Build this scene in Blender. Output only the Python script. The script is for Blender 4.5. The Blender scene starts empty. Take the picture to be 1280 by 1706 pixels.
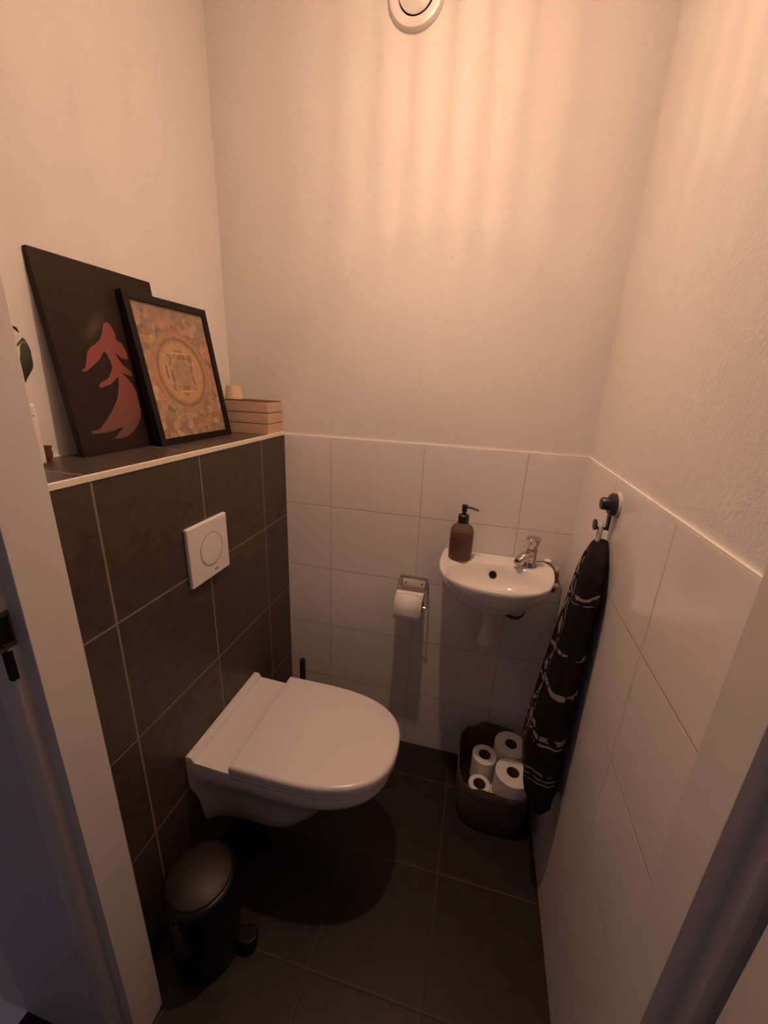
import bpy, bmesh, math, random
from mathutils import Vector, Matrix
random.seed(7)
PI = math.pi
S = bpy.context.scene
COL = S.collection

# ------------------------------------------------------------------ camera
cam_d = bpy.data.cameras.new('camera')
cam = bpy.data.objects.new('camera', cam_d)
COL.objects.link(cam)
cam_d.sensor_fit = 'HORIZONTAL'
cam_d.sensor_width = 36.0
cam_d.lens = 18.882
cam_d.clip_start = 0.01
_R = Vector((0.97046822, 0.23749202, 0.04229633))
_U = Vector((-0.11248581, 0.29041445, 0.95026648))
_F = Vector((-0.21339724, 0.92696116, -0.30855248))
mw = Matrix((( _R.x, _U.x, -_F.x, 0.6807), (_R.y, _U.y, -_F.y, -1.3237), (_R.z, _U.z, -_F.z, 1.4502), (0, 0, 0, 1)))
cam.matrix_world = mw
S.camera = cam

# ------------------------------------------------------------------ world, exposure
S.view_settings.view_transform = 'Standard'
S.view_settings.look = 'None'
S.view_settings.gamma = 1.0
S.view_settings.use_curve_mapping = False
S.view_settings.exposure = 0.0
w = bpy.data.worlds.new('world')
S.world = w
w.use_nodes = True
w.node_tree.nodes['Background'].inputs[0].default_value = (0.56, 0.43, 0.53, 1)
w.node_tree.nodes['Background'].inputs[1].default_value = 0.10
LAMP = Vector((0.50, -0.47, 2.47))
LAMP_COL = (1.0, 0.61, 0.40)
LAMP_POWER = 2300.0

# ------------------------------------------------------------------ dimensions
H = 1.255      # top of the tiles
SH = 1.265     # shelf surface
W = 1.0018     # right tiled wall
XL = -0.207    # left plaster wall
YF = -0.893    # inside face of the front wall
YO = -0.984    # hall face of the front wall
CEIL = 2.60

# ------------------------------------------------------------------ material helpers
def newmat(name):
    m = bpy.data.materials.new(name)
    m.use_nodes = True
    return m, m.node_tree, m.node_tree.nodes['Principled BSDF']

def N(nt, t, **kw):
    n = nt.nodes.new(t)
    for k, v in kw.items():
        setattr(n, k, v)
    return n

def mth(nt, op, a, b=None, c=None):
    n = nt.nodes.new('ShaderNodeMath')
    n.operation = op
    for i, v in enumerate((a, b, c)):
        if v is None:
            continue
        if isinstance(v, (int, float)):
            n.inputs[i].default_value = v
        else:
            nt.links.new(v, n.inputs[i])
    return n.outputs[0]

def mixc(nt, f, a, b):
    n = nt.nodes.new('ShaderNodeMix')
    n.data_type = 'RGBA'
    for i, v in ((0, f), (6, a), (7, b)):
        if isinstance(v, (int, float)):
            n.inputs[i].default_value = v
        elif isinstance(v, tuple):
            n.inputs[i].default_value = (*v, 1) if len(v) == 3 else v
        else:
            nt.links.new(v, n.inputs[i])
    return n.outputs[2]

def noise(nt, scale, detail=3, vec=None, rough=0.5):
    n = N(nt, 'ShaderNodeTexNoise')
    n.inputs['Scale'].default_value = scale
    n.inputs['Detail'].default_value = detail
    n.inputs['Roughness'].default_value = rough
    if vec is None:
        tc = N(nt, 'ShaderNodeTexCoord')
        vec = tc.outputs['Object']
    nt.links.new(vec, n.inputs['Vector'])
    return n.outputs[0]

def bump(nt, bs, h, strength, dist=0.001):
    b = N(nt, 'ShaderNodeBump')
    b.inputs['Strength'].default_value = strength
    b.inputs['Distance'].default_value = dist
    nt.links.new(h, b.inputs['Height'])
    nt.links.new(b.outputs[0], bs.inputs['Normal'])

def simple(name, col, rough=0.5, metal=0.0, var=0.06, nscale=20, bstr=0.0, bscale=200, spec=0.5, coat=0.0):
    m, nt, bs = newmat(name)
    f = noise(nt, nscale)
    c2 = tuple(max(0, x * (1 - var)) for x in col)
    nt.links.new(mixc(nt, f, col, c2), bs.inputs['Base Color'])
    bs.inputs['Roughness'].default_value = rough
    bs.inputs['Metallic'].default_value = metal
    bs.inputs['Specular IOR Level'].default_value = spec
    bs.inputs['Coat Weight'].default_value = coat
    if bstr:
        bump(nt, bs, noise(nt, bscale, 4), bstr)
    return m

def grid_mat(name, col, grout, axes, offs, sizes, gw, rough, spec=0.5, var=0.05, bstr=0.3, mott=0.0, mscale=30, jit=0.06):
    """tiles laid on a world grid; axes e.g. 'xz'"""
    m, nt, bs = newmat(name)
    g = N(nt, 'ShaderNodeNewGeometry')
    sp = N(nt, 'ShaderNodeSeparateXYZ')
    nt.links.new(g.outputs['Position'], sp.inputs[0])
    bs.inputs['Specular IOR Level'].default_value = spec
    ds, ids = [], []
    for a, o, s in zip(axes, offs, sizes):
        u = mth(nt, 'DIVIDE', mth(nt, 'SUBTRACT', sp.outputs['xyz'.index(a)], o), s)
        fr = mth(nt, 'SUBTRACT', u, mth(nt, 'FLOOR', u))
        d = mth(nt, 'MULTIPLY', mth(nt, 'MINIMUM', fr, mth(nt, 'SUBTRACT', 1.0, fr)), s)
        ds.append(d)
        ids.append(mth(nt, 'FLOOR', u))
    d = mth(nt, 'MINIMUM', ds[0], ds[1])
    mr = N(nt, 'ShaderNodeMapRange')
    mr.inputs['From Min'].default_value = gw * 0.35
    mr.inputs['From Max'].default_value = gw * 0.65
    nt.links.new(d, mr.inputs['Value'])
    mask = mr.outputs[0]          # 1 on tile, 0 on grout
    cid = N(nt, 'ShaderNodeCombineXYZ')
    nt.links.new(ids[0], cid.inputs[0]); nt.links.new(ids[1], cid.inputs[1])
    wn = N(nt, 'ShaderNodeTexWhiteNoise')
    nt.links.new(cid.outputs[0], wn.inputs['Vector'])
    c1 = mixc(nt, mth(nt, 'MULTIPLY', wn.outputs['Value'], jit), col, tuple(x * 0.3 for x in col))
    if mott:
        n1 = noise(nt, mscale, 8, g.outputs['Position'], 0.65)
        rr = N(nt, 'ShaderNodeMapRange')
        rr.inputs['From Min'].default_value = 0.35; rr.inputs['From Max'].default_value = 0.68
        nt.links.new(n1, rr.inputs['Value'])
        c1 = mixc(nt, mth(nt, 'MULTIPLY', rr.outputs[0], mott), c1, tuple(min(1, x * 2.2) for x in col))
        v = N(nt, 'ShaderNodeTexVoronoi'); v.inputs['Scale'].default_value = 45
        nt.links.new(g.outputs['Position'], v.inputs['Vector'])
        sp2 = mth(nt, 'MULTIPLY', mth(nt, 'LESS_THAN', v.outputs['Distance'], 0.07), 0.35)
        c1 = mixc(nt, sp2, c1, tuple(min(1, x * 3) for x in col))
    nt.links.new(mixc(nt, mask, grout, c1), bs.inputs['Base Color'])
    nt.links.new(mth(nt, 'ADD', mth(nt, 'MULTIPLY', mask, rough - 0.8), 0.8), bs.inputs['Roughness'])
    mr2 = N(nt, 'ShaderNodeMapRange')
    mr2.inputs['From Min'].default_value = gw * 0.2
    mr2.inputs['From Max'].default_value = gw * 1.0
    nt.links.new(d, mr2.inputs['Value'])
    hh = mth(nt, 'ADD', mr2.outputs[0], mth(nt, 'MULTIPLY', noise(nt, 9, 2, g.outputs['Position']), 0.5))
    bump(nt, bs, hh, bstr, 0.0015)
    return m

WT = (0.84, 0.80, 0.785)
WG = (0.58, 0.50, 0.43)
DT = (0.054, 0.040, 0.034)
DG = (0.24, 0.20, 0.15)
M_back = grid_mat('white_tile_back', WT, WG, 'xz', (0.1761, H), (0.3276, 0.25), 0.0030, 0.16)
M_right = grid_mat('white_tile_right', WT, WG, 'yz', (-0.6169, H), (0.3276, 0.25), 0.0030, 0.13)
M_case = grid_mat('dark_tile_case', DT, DG, 'yz', (-0.16, 0.955), (0.2976, 0.3020), 0.0042, 0.38, spec=0.25, mott=0.4, jit=0.2)
M_shelf = grid_mat('dark_tile_shelf', DT, DG, 'yx', (-0.16, 0.3), (0.2976, 0.60), 0.0036, 0.34, spec=0.3, mott=0.4, jit=0.2)
M_floor = grid_mat('dark_tile_floor', (0.021, 0.0145, 0.013), (0.070, 0.052, 0.040), 'xy', (0.7013, -0.1465), (0.3015, 0.3015), 0.0036, 0.4, spec=0.2, mott=0.4, jit=0.2)

def plaster(name, col, scale, st):
    m, nt, bs = newmat(name)
    g = N(nt, 'ShaderNodeNewGeometry')
    n1 = noise(nt, scale, 5, g.outputs['Position'], 0.6)
    n2 = noise(nt, scale * 0.28, 3, g.outputs['Position'], 0.5)
    h = mth(nt, 'ADD', n1, mth(nt, 'MULTIPLY', n2, 0.8))
    bs.inputs['Roughness'].default_value = 0.85
    nt.links.new(mixc(nt, n2, col, tuple(x * 0.95 for x in col)), bs.inputs['Base Color'])
    bump(nt, bs, h, st, 0.0016)
    return m
M_plaster = plaster('wall_plaster', (0.80, 0.77, 0.74), 170, 0.35)
M_plaster_r = plaster('wall_plaster_coarse', (0.80, 0.77, 0.74), 120, 0.75)
M_ceil = plaster('ceiling_plaster', (0.82, 0.80, 0.77), 150, 0.3)
M_hallw = simple('hall_paint', (0.62, 0.60, 0.60), 0.6)
M_trimw = simple('trim_white', (0.82, 0.74, 0.62), 0.45)
M_caulk = simple('caulk', (0.85, 0.82, 0.78), 0.4)
M_jamb = simple('frame_paint', (0.74, 0.70, 0.67), 0.38)
M_door = simple('door_paint', (0.72, 0.66, 0.60), 0.42)
M_ceramic = simple('ceramic', (0.80, 0.77, 0.74), 0.09, var=0.02, coat=0.3)
M_seat = simple('seat_plastic', (0.80, 0.76, 0.73), 0.2, var=0.02)
M_plate = simple('plate_plastic', (0.80, 0.77, 0.75), 0.3, var=0.02)
M_pvc = simple('white_pvc', (0.74, 0.71, 0.68), 0.35, var=0.03)
M_chrome = simple('chrome', (0.55, 0.52, 0.49), 0.10, 1.0, var=0.02)
M_steel = simple('brushed_steel', (0.45, 0.42, 0.40), 0.35, 1.0, var=0.1)
M_blackp = simple('black_plastic', (0.018, 0.017, 0.018), 0.38, var=0.2)
M_blackg = simple('black_gloss', (0.006, 0.006, 0.007), 0.3, var=0.1, spec=0.3)
M_binlid = simple('bin_lid_metal', (0.030, 0.021, 0.017), 0.5, 0.4, var=0.1)
M_hole = simple('hole_black', (0.004, 0.004, 0.004), 0.9)
M_paper = simple('toilet_paper', (0.84, 0.80, 0.77), 0.92, var=0.03, bstr=0.2, bscale=400)
M_card = simple('cardboard_core', (0.20, 0.13, 0.085), 0.9, var=0.15)
M_frameb = simple('black_frame', (0.012, 0.008, 0.007), 0.5, var=0.2, spec=0.2)
M_bead = simple('wood_bead', (0.62, 0.42, 0.27), 0.5, var=0.3)
M_beadr = simple('red_bead', (0.20, 0.06, 0.04), 0.5, var=0.3)
M_cord = simple('brown_cord', (0.12, 0.06, 0.03), 0.8, var=0.3)
M_loop = simple('cotton_loop', (0.70, 0.66, 0.66), 0.9, var=0.15, bstr=0.4, bscale=500)
M_wax = simple('frosted_glass_cup', (0.75, 0.58, 0.40), 0.35, var=0.1)
M_brown = simple('brown_clay', (0.16, 0.075, 0.045), 0.6, var=0.4, nscale=60)
M_pot = simple('grey_pot', (0.30, 0.28, 0.27), 0.6, var=0.1)
M_soil = simple('soil', (0.03, 0.02, 0.015), 0.95, var=0.5, nscale=80)
M_stem = simple('plant_stem', (0.06, 0.09, 0.03), 0.6)

def leaf_mat():
    m, nt, bs = newmat('leaf_green')
    f = noise(nt, 40, 3)
    nt.links.new(mixc(nt, f, (0.006, 0.022, 0.010), (0.035, 0.028, 0.010)), bs.inputs['Base Color'])
    bs.inputs['Roughness'].default_value = 0.35
    return m
M_leaf = leaf_mat()

def wood_mat():
    m, nt, bs = newmat('pale_wood')
    tc = N(nt, 'ShaderNodeTexCoord')
    mp = N(nt, 'ShaderNodeMapping')
    mp.inputs['Scale'].default_value = (4, 30, 60)
    nt.links.new(tc.outputs['Object'], mp.inputs[0])
    f = noise(nt, 3, 4, mp.outputs[0], 0.6)
    nt.links.new(mixc(nt, f, (0.66, 0.47, 0.34), (0.50, 0.33, 0.22)), bs.inputs['Base Color'])
    bs.inputs['Roughness'].default_value = 0.6
    return m
M_wood = wood_mat()

def basket_mat():
    m, nt, bs = newmat('woven_basket')
    tc = N(nt, 'ShaderNodeTexCoord')
    wv = N(nt, 'ShaderNodeTexWave'); wv.bands_direction = 'Z'
    wv.inputs['Scale'].default_value = 38; wv.inputs['Distortion'].default_value = 2.0
    wv.inputs['Detail'].default_value = 3; wv.inputs['Detail Scale'].default_value = 4
    nt.links.new(tc.outputs['Object'], wv.inputs['Vector'])
    f = noise(nt, 60, 4)
    k = mth(nt, 'MULTIPLY', wv.outputs['Fac'], f)
    nt.links.new(mixc(nt, k, (0.085, 0.052, 0.040), (0.33, 0.22, 0.14)), bs.inputs['Base Color'])
    bs.inputs['Roughness'].default_value = 0.8
    bump(nt, bs, mth(nt, 'ADD', wv.outputs['Fac'], f), 0.8, 0.004)
    return m
M_basket = basket_mat()

def glass_mat(name, col, rough=0.05):
    m, nt, bs = newmat(name)
    nt.links.new(mixc(nt, noise(nt, 10), col, tuple(x * 0.9 for x in col)), bs.inputs['Base Color'])
    bs.inputs['Transmission Weight'].default_value = 0.75
    bs.inputs['Roughness'].default_value = rough
    bs.inputs['IOR'].default_value = 1.3
    return m
M_glass = glass_mat('grey_glass', (0.34, 0.23, 0.17), 0.10)
M_soap = simple('red_soap', (0.26, 0.018, 0.028), 0.15, var=0.2, nscale=60)

def canvas_mat():
    m, nt, bs = newmat('dark_canvas')
    tc = N(nt, 'ShaderNodeTexCoord')
    f = noise(nt, 9, 4)
    bs.inputs['Specular IOR Level'].default_value = 0.2
    c = mixc(nt, f, (0.011, 0.006, 0.006), (0.026, 0.014, 0.010))
    sp = N(nt, 'ShaderNodeSeparateXYZ'); nt.links.new(tc.outputs['Object'], sp.inputs[0])
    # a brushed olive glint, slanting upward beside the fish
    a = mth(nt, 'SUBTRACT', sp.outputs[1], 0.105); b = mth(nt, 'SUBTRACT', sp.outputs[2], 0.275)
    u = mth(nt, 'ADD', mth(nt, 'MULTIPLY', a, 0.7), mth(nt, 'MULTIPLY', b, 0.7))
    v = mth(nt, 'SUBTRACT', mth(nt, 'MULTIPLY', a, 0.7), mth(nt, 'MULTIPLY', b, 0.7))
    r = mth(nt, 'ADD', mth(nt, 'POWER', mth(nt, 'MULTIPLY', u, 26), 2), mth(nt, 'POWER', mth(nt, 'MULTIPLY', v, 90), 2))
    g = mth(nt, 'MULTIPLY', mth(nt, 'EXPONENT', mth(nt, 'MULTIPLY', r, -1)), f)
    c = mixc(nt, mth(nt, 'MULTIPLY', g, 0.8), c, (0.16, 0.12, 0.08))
    nt.links.new(c, bs.inputs['Base Color'])
    bs.inputs['Roughness'].default_value = 0.5
    bump(nt, bs, noise(nt, 500, 2), 0.3, 0.0006)
    return m
M_canvas = canvas_mat()

def fish_mat():
    m, nt, bs = newmat('fish_paint')
    tc = N(nt, 'ShaderNodeTexCoord')
    mp = N(nt, 'ShaderNodeMapping'); mp.inputs['Scale'].default_value = (1, 3.0, 1)
    mp.inputs['Rotation'].default_value = (0.25, 0, 0)
    nt.links.new(tc.outputs['Object'], mp.inputs[0])
    f = noise(nt, 26, 5, mp.outputs[0], 0.6)
    sp = N(nt, 'ShaderNodeSeparateXYZ'); nt.links.new(tc.outputs['Object'], sp.inputs[0])
    mr = N(nt, 'ShaderNodeMapRange')
    mr.inputs['From Min'].default_value = 0.17; mr.inputs['From Max'].default_value = 0.03
    nt.links.new(sp.outputs[2], mr.inputs['Value'])
    hot = mixc(nt, f, (0.27, 0.050, 0.028), (0.15, 0.05, 0.045))
    cool = mixc(nt, f, (0.12, 0.034, 0.027), (0.12, 0.085, 0.065))
    nt.links.new(mixc(nt, mr.outputs[0], hot, cool), bs.inputs['Base Color'])
    bs.inputs['Roughness'].default_value = 0.5
    return m
M_fish = fish_mat()

def mandala_mat():
    """generic painted mandala print; object coordinates, centre at (y .1426, z .189)"""
    m, nt, bs = newmat('mandala_print')
    tc = N(nt, 'ShaderNodeTexCoord')
    sp = N(nt, 'ShaderNodeSeparateXYZ'); nt.links.new(tc.outputs['Object'], sp.inputs[0])
    a = mth(nt, 'SUBTRACT', sp.outputs[1], 0.1475); b = mth(nt, 'SUBTRACT', sp.outputs[2], 0.187)
    r = mth(nt, 'SQRT', mth(nt, 'ADD', mth(nt, 'MULTIPLY', a, a), mth(nt, 'MULTIPLY', b, b)))
    q = mth(nt, 'MAXIMUM', mth(nt, 'ABSOLUTE', a), mth(nt, 'ABSOLUTE', b))
    def vor(scale, rnd=1.0):
        v = N(nt, 'ShaderNodeTexVoronoi'); v.inputs['Scale'].default_value = scale
        v.inputs['Randomness'].default_value = rnd
        nt.links.new(tc.outputs['Object'], v.inputs['Vector'])
        s = N(nt, 'ShaderNodeSeparateColor'); nt.links.new(v.outputs['Color'], s.inputs[0])
        return s.outputs[0], v.outputs['Distance']
    def ramp(x, stops, interp='CONSTANT'):
        cr = N(nt, 'ShaderNodeValToRGB'); cr.color_ramp.interpolation = interp
        el = cr.color_ramp.elements
        while len(el) < len(stops):
            el.new(0.5)
        for e, (p, c) in zip(el, stops):
            e.position = p; e.color = (*c, 1)
        nt.links.new(x, cr.inputs[0])
        return cr.outputs[0]
    teal = (0.075, 0.085, 0.085); ora = (0.42, 0.19, 0.09); tan = (0.34, 0.21, 0.12); dk = (0.10, 0.07, 0.05)
    pink = (0.50, 0.22, 0.17); crm = (0.55, 0.45, 0.34); olive = (0.20, 0.17, 0.07); gold = (0.46, 0.31, 0.13)
    v1, d1 = vor(50); v2, d2 = vor(110)
    outer = ramp(v1, [(0, ora), (.16, teal), (.42, tan), (.52, pink), (.64, olive), (.76, gold), (.84, dk), (.93, crm)])
    fine = ramp(v2, [(0, tan), (.3, ora), (.5, dk), (.62, gold), (.8, pink), (.93, crm)])
    outer = mixc(nt, 0.42, outer, fine)
    # sky/land mix: cooler at the top
    mr = N(nt, 'ShaderNodeMapRange'); mr.inputs['From Min'].default_value = 0.26; mr.inputs['From Max'].default_value = 0.36
    nt.links.new(sp.outputs[2], mr.inputs['Value'])
    outer = mixc(nt, mth(nt, 'MULTIPLY', mr.outputs[0], 0.45), outer, (0.15, 0.14, 0.12))
    rings = ramp(mth(nt, 'MULTIPLY', r, 8.0), [(0, (0.30, 0.20, 0.14)), (.24, (0.40, 0.22, 0.10)), (.30, (0.52, 0.29, 0.11)), (.62, (0.40, 0.21, 0.10)), (.665, (0.13, 0.085, 0.06)), (.735, (0.36, 0.20, 0.12)), (.80, (0.40, 0.18, 0.10)), (.845, (0.20, 0.14, 0.09))])
    rings = mixc(nt, 0.22, rings, fine)
    # square palace with stepped gates
    gate = mth(nt, 'LESS_THAN', mth(nt, 'MINIMUM', mth(nt, 'ABSOLUTE', a), mth(nt, 'ABSOLUTE', b)), 0.018)
    band = mth(nt, 'MULTIPLY', mth(nt, 'GREATER_THAN', q, 0.034), mth(nt, 'LESS_THAN', q, 0.047))
    band2 = mth(nt, 'MULTIPLY', mth(nt, 'MULTIPLY', mth(nt, 'GREATER_THAN', q, 0.053), mth(nt, 'LESS_THAN', q, 0.062)), gate)
    pal = mixc(nt, mth(nt, 'LESS_THAN', v2, 0.5), (0.16, 0.075, 0.06), (0.36, 0.25, 0.20))
    rings = mixc(nt, mth(nt, 'MULTIPLY', mth(nt, 'MAXIMUM', band, band2), 0.85), rings, pal)
    line = mth(nt, 'MULTIPLY', mth(nt, 'MULTIPLY', mth(nt, 'GREATER_THAN', q, 0.0495), mth(nt, 'LESS_THAN', q, 0.0515)),
               mth(nt, 'LESS_THAN', mth(nt, 'MINIMUM', mth(nt, 'ABSOLUTE', a), mth(nt, 'ABSOLUTE', b)), 0.028))
    rings = mixc(nt, line, rings, (0.62, 0.54, 0.44))
    inside = mth(nt, 'LESS_THAN', r, 0.108)
    c = mixc(nt, inside, outer, rings)
    wob = mixc(nt, 0.25, c, mixc(nt, noise(nt, 90, 4), (0.30, 0.19, 0.12), (0.42, 0.30, 0.2)))
    nt.links.new(wob, bs.inputs['Base Color'])
    bs.inputs['Roughness'].default_value = 0.3
    return m
M_mandala = mandala_mat()

def towel_mat():
    m, nt, bs = newmat('striped_towel')
    uv = N(nt, 'ShaderNodeUVMap')
    sp = N(nt, 'ShaderNodeSeparateXYZ'); nt.links.new(uv.outputs[0], sp.inputs[0])
    n1 = mth(nt, 'SUBTRACT', noise(nt, 11, 2), 0.5)
    n2 = mth(nt, 'SUBTRACT', noise(nt, 13, 2), 0.5)
    U = mth(nt, 'ADD', sp.outputs[0], mth(nt, 'MULTIPLY', n1, 0.16))
    V = mth(nt, 'ADD', sp.outputs[1], mth(nt, 'ADD', mth(nt, 'MULTIPLY', n2, 0.05), mth(nt, 'MULTIPLY', U, 0.16)))
    def stripe(x, c, hw):
        return mth(nt, 'LESS_THAN', mth(nt, 'ABSOLUTE', mth(nt, 'SUBTRACT', x, c)), hw)
    acc = None
    for x, c, hw in ((V, .26, .006), (V, .285, .002), (V, .47, .009), (V, .605, .010), (V, .79, .012), (V, .82, .005),
                     (U, .205, .006), (U, .235, .006), (U, .26, .005), (U, .44, .010), (U, .47, .004), (V, .93, .003), (V, .95, .003), (V, .97, .003)):
        s = stripe(x, c, hw)
        acc = s if acc is None else mth(nt, 'MAXIMUM', acc, s)
    brk = mth(nt, 'GREATER_THAN', noise(nt, 45, 2), 0.44)
    acc = mth(nt, 'MULTIPLY', acc, brk)
    base = mixc(nt, noise(nt, 15, 3), (0.010, 0.009, 0.012), (0.020, 0.013, 0.014))
    nt.links.new(mixc(nt, acc, base, (0.30, 0.265, 0.24)), bs.inputs['Base Color'])
    bs.inputs['Roughness'].default_value = 0.95
    bs.inputs['Specular IOR Level'].default_value = 0.1
    bump(nt, bs, noise(nt, 600, 2), 0.5, 0.001)
    return m
M_towel = towel_mat()

def emis(name, col, st):
    m, nt, bs = newmat(name)
    bs.inputs['Base Color'].default_value = (1, 1, 1, 1)
    bs.inputs['Emission Color'].default_value = (*col, 1)
    bs.inputs['Emission Strength'].default_value = st
    return m

# ------------------------------------------------------------------ mesh helpers
def box(bm, x0, x1, y0, y1, z0, z1):
    vs = [bm.verts.new((x, y, z)) for x in (x0, x1) for y in (y0, y1) for z in (z0, z1)]
    for f in ((0, 1, 3, 2), (4, 6, 7, 5), (0, 4, 5, 1), (2, 3, 7, 6), (0, 2, 6, 4), (1, 5, 7, 3)):
        bm.faces.new([vs[i] for i in f])

def loft(bm, rings, closed=True, cap0=True, cap1=True):
    prev = None; first = None
    for r in rings:
        vs = [bm.verts.new(p) for p in r]
        if prev:
            n = len(vs)
            for i in range(n if closed else n - 1):
                j = (i + 1) % n
                bm.faces.new((prev[i], prev[j], vs[j], vs[i]))
        else:
            first = vs
        prev = vs
    if cap0: bm.faces.new(list(reversed(first)))
    if cap1: bm.faces.new(prev)

def lathe(bm, prof, c=(0, 0, 0), axis='z', seg=32, cap0=True, cap1=True, rib=0, ribamp=0.0):
    rings = []
    for r, h in prof:
        ring = []
        for i in range(seg):
            a = 2 * PI * i / seg
            rr = max(r, 1e-5) * (1 + (ribamp * math.cos(rib * a) if rib else 0))
            u, v = rr * math.cos(a), rr * math.sin(a)
            if axis == 'z': p = (c[0] + u, c[1] + v, c[2] + h)
            elif axis == 'y': p = (c[0] + u, c[1] + h, c[2] + v)
            else: p = (c[0] + h, c[1] + u, c[2] + v)
            ring.append(p)
        rings.append(ring)
    loft(bm, rings, True, cap0, cap1)

def tube(bm, pts, r, seg=8, caps=True):
    pts = [Vector(p) for p in pts]
    rr = r if isinstance(r, (list, tuple)) else [r] * len(pts)
    rings = []
    up = None
    for i, p in enumerate(pts):
        t = (pts[min(i + 1, len(pts) - 1)] - pts[max(i - 1, 0)]).normalized()
        if up is None:
            up = Vector((0, 0, 1)) if abs(t.z) < 0.9 else Vector((1, 0, 0))
        s = t.cross(up).normalized()
        up = s.cross(t).normalized()
        rings.append([tuple(p + (s * math.cos(a) + up * math.sin(a)) * rr[i]) for a in [2 * PI * k / seg for k in range(seg)]])
    loft(bm, rings, True, caps, caps)

def smooth_pts(pts, n=6, closed=False):
    out = []
    m = len(pts)
    P = [Vector(p) for p in pts]
    rng = range(m) if closed else range(m - 1)
    for i in rng:
        if closed:
            a, b, c, d = P[(i - 1) % m], P[i], P[(i + 1) % m], P[(i + 2) % m]
        else:
            a, b, c, d = P[max(i - 1, 0)], P[i], P[i + 1], P[min(i + 2, m - 1)]
        for k in range(n):
            t = k / n
            out.append(0.5 * ((2 * b) + (-a + c) * t + (2 * a - 5 * b + 4 * c - d) * t * t + (-a + 3 * b - 3 * c + d) * t ** 3))
    if not closed:
        out.append(P[-1])
    return out

def obj(name, bm, mat, parent=None, smooth=True, bevel=0.0, seg=2, sub=0, angle=40):
    bmesh.ops.recalc_face_normals(bm, faces=bm.faces)
    me = bpy.data.meshes.new(name)
    bm.to_mesh(me); bm.free()
    for p in me.polygons: p.use_smooth = smooth
    o = bpy.data.objects.new(name, me)
    COL.objects.link(o)
    me.materials.append(mat)
    if parent is not None: o.parent = parent
    if bevel:
        b = o.modifiers.new('bevel', 'BEVEL'); b.width = bevel; b.segments = seg
        b.limit_method = 'ANGLE'; b.angle_limit = math.radians(40)
    if sub:
        s = o.modifiers.new('sub', 'SUBSURF'); s.levels = sub; s.render_levels = sub
    if smooth:
        es = me.attributes.get('sharp_edge')
        bm2 = bmesh.new(); bm2.from_mesh(me)
        for e in bm2.edges:
            if len(e.link_faces) == 2 and e.calc_face_angle(0) > math.radians(angle):
                e.smooth = False
        bm2.to_mesh(me); bm2.free()
    return o

def B(): return bmesh.new()
def boxobj(name, dims, mat, parent=None, bevel=0.0, seg=2, smooth=False):
    bm = B(); box(bm, *dims)
    return obj(name, bm, mat, parent, smooth=smooth or bevel > 0, bevel=bevel, seg=seg)
def thing(name, label, cat, loc=(0, 0, 0), group=None, rot=(0, 0, 0)):
    o = bpy.data.objects.new(name, None); COL.objects.link(o)
    o.location = loc; o.rotation_euler = rot
    o.empty_display_size = 0.02
    o['label'] = label; o['category'] = cat
    if group: o['group'] = group
    return o
def tag(o, label, cat, group=None):
    o['label'] = label; o['category'] = cat
    if group: o['group'] = group
    return o
def struct(o): o['kind'] = 'structure'; return o

# ------------------------------------------------------------------ setting
floor = struct(boxobj('floor', (XL, 1.25, -2.0, 0.0, -0.05, 0.0), M_floor))
tag(floor, 'dark brown square floor tiles with thin lighter grout lines', 'floor')
ceil = struct(boxobj('ceiling', (XL - .1, 1.15, YO, 0.1, CEIL, CEIL + 0.06), M_ceil))
tag(ceil, 'plain plastered ceiling above the toilet room', 'ceiling')

wb = struct(boxobj('wall_back', (XL, W + 0.1, 0.006, 0.10, 0, CEIL), M_plaster))
tag(wb, 'cream plastered wall above a row of white tiles, facing the door', 'wall')
tb = boxobj('tile_wainscot', (0.0, W, 0.0, 0.006, 0, H), M_back, wb); tb['label'] = 'glossy white rectangular wall tiles'
boxobj('sealant_line', (0.0, W, 0.0008, 0.0075, H, H + 0.0035), M_caulk, wb)
wr = struct(boxobj('wall_right', (W + 0.006, W + 0.10, YF, 0.10, 0, CEIL), M_plaster_r))
tag(wr, 'coarse plastered wall above white tiles, on the towel side', 'wall')
tr = boxobj('tile_wainscot', (W, W + 0.006, YF, 0.006, 0, H), M_right, wr); tr['label'] = 'glossy white wall tiles behind the towel'
boxobj('sealant_line', (W + 0.0008, W + 0.0075, YF, 0.006, H, H + 0.0045), M_caulk, wr)
wl = struct(boxobj('wall_left', (XL - 0.08, XL, YO, 0.10, 0, CEIL), M_plaster))
tag(wl, 'cream plastered wall behind the picture shelf', 'wall')
boxobj('sealant_line', (XL, XL + 0.004, YF, 0.006, SH, SH + 0.003), M_caulk, wl)
# boxed-in cistern
wc = struct(boxobj('wall_cistern', (XL, 0.0, YF, 0.006, 0, H), M_case))
tag(wc, 'boxed-in cistern wall clad in large dark brown tiles', 'wall')
sh = boxobj('shelf_top', (XL, -0.006, YF, 0.006, H, SH), M_shelf, wc); sh['label'] = 'dark tiled shelf top'
t4 = struct(boxobj('trim_4', (-0.006, 0.0015, YF, 0.0, H - 0.001, SH + 0.0012), M_trimw, bevel=0.001))
tag(t4, 'cream edge strip along the front of the tiled shelf', 'trim')

# front wall with the door opening
wf = struct(boxobj('wall_front', (XL, 0.03, YO, YF, 0, CEIL), M_hallw))
tag(wf, 'narrow wall piece between the door frame and the picture shelf', 'wall')
boxobj('wall_return', (1.0, W + 0.10, YO, YF, 0, CEIL), M_hallw, wf)
boxobj('wall_above_door', (0.03, 1.0, YO, YF, 2.12, CEIL), M_hallw, wf)

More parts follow.
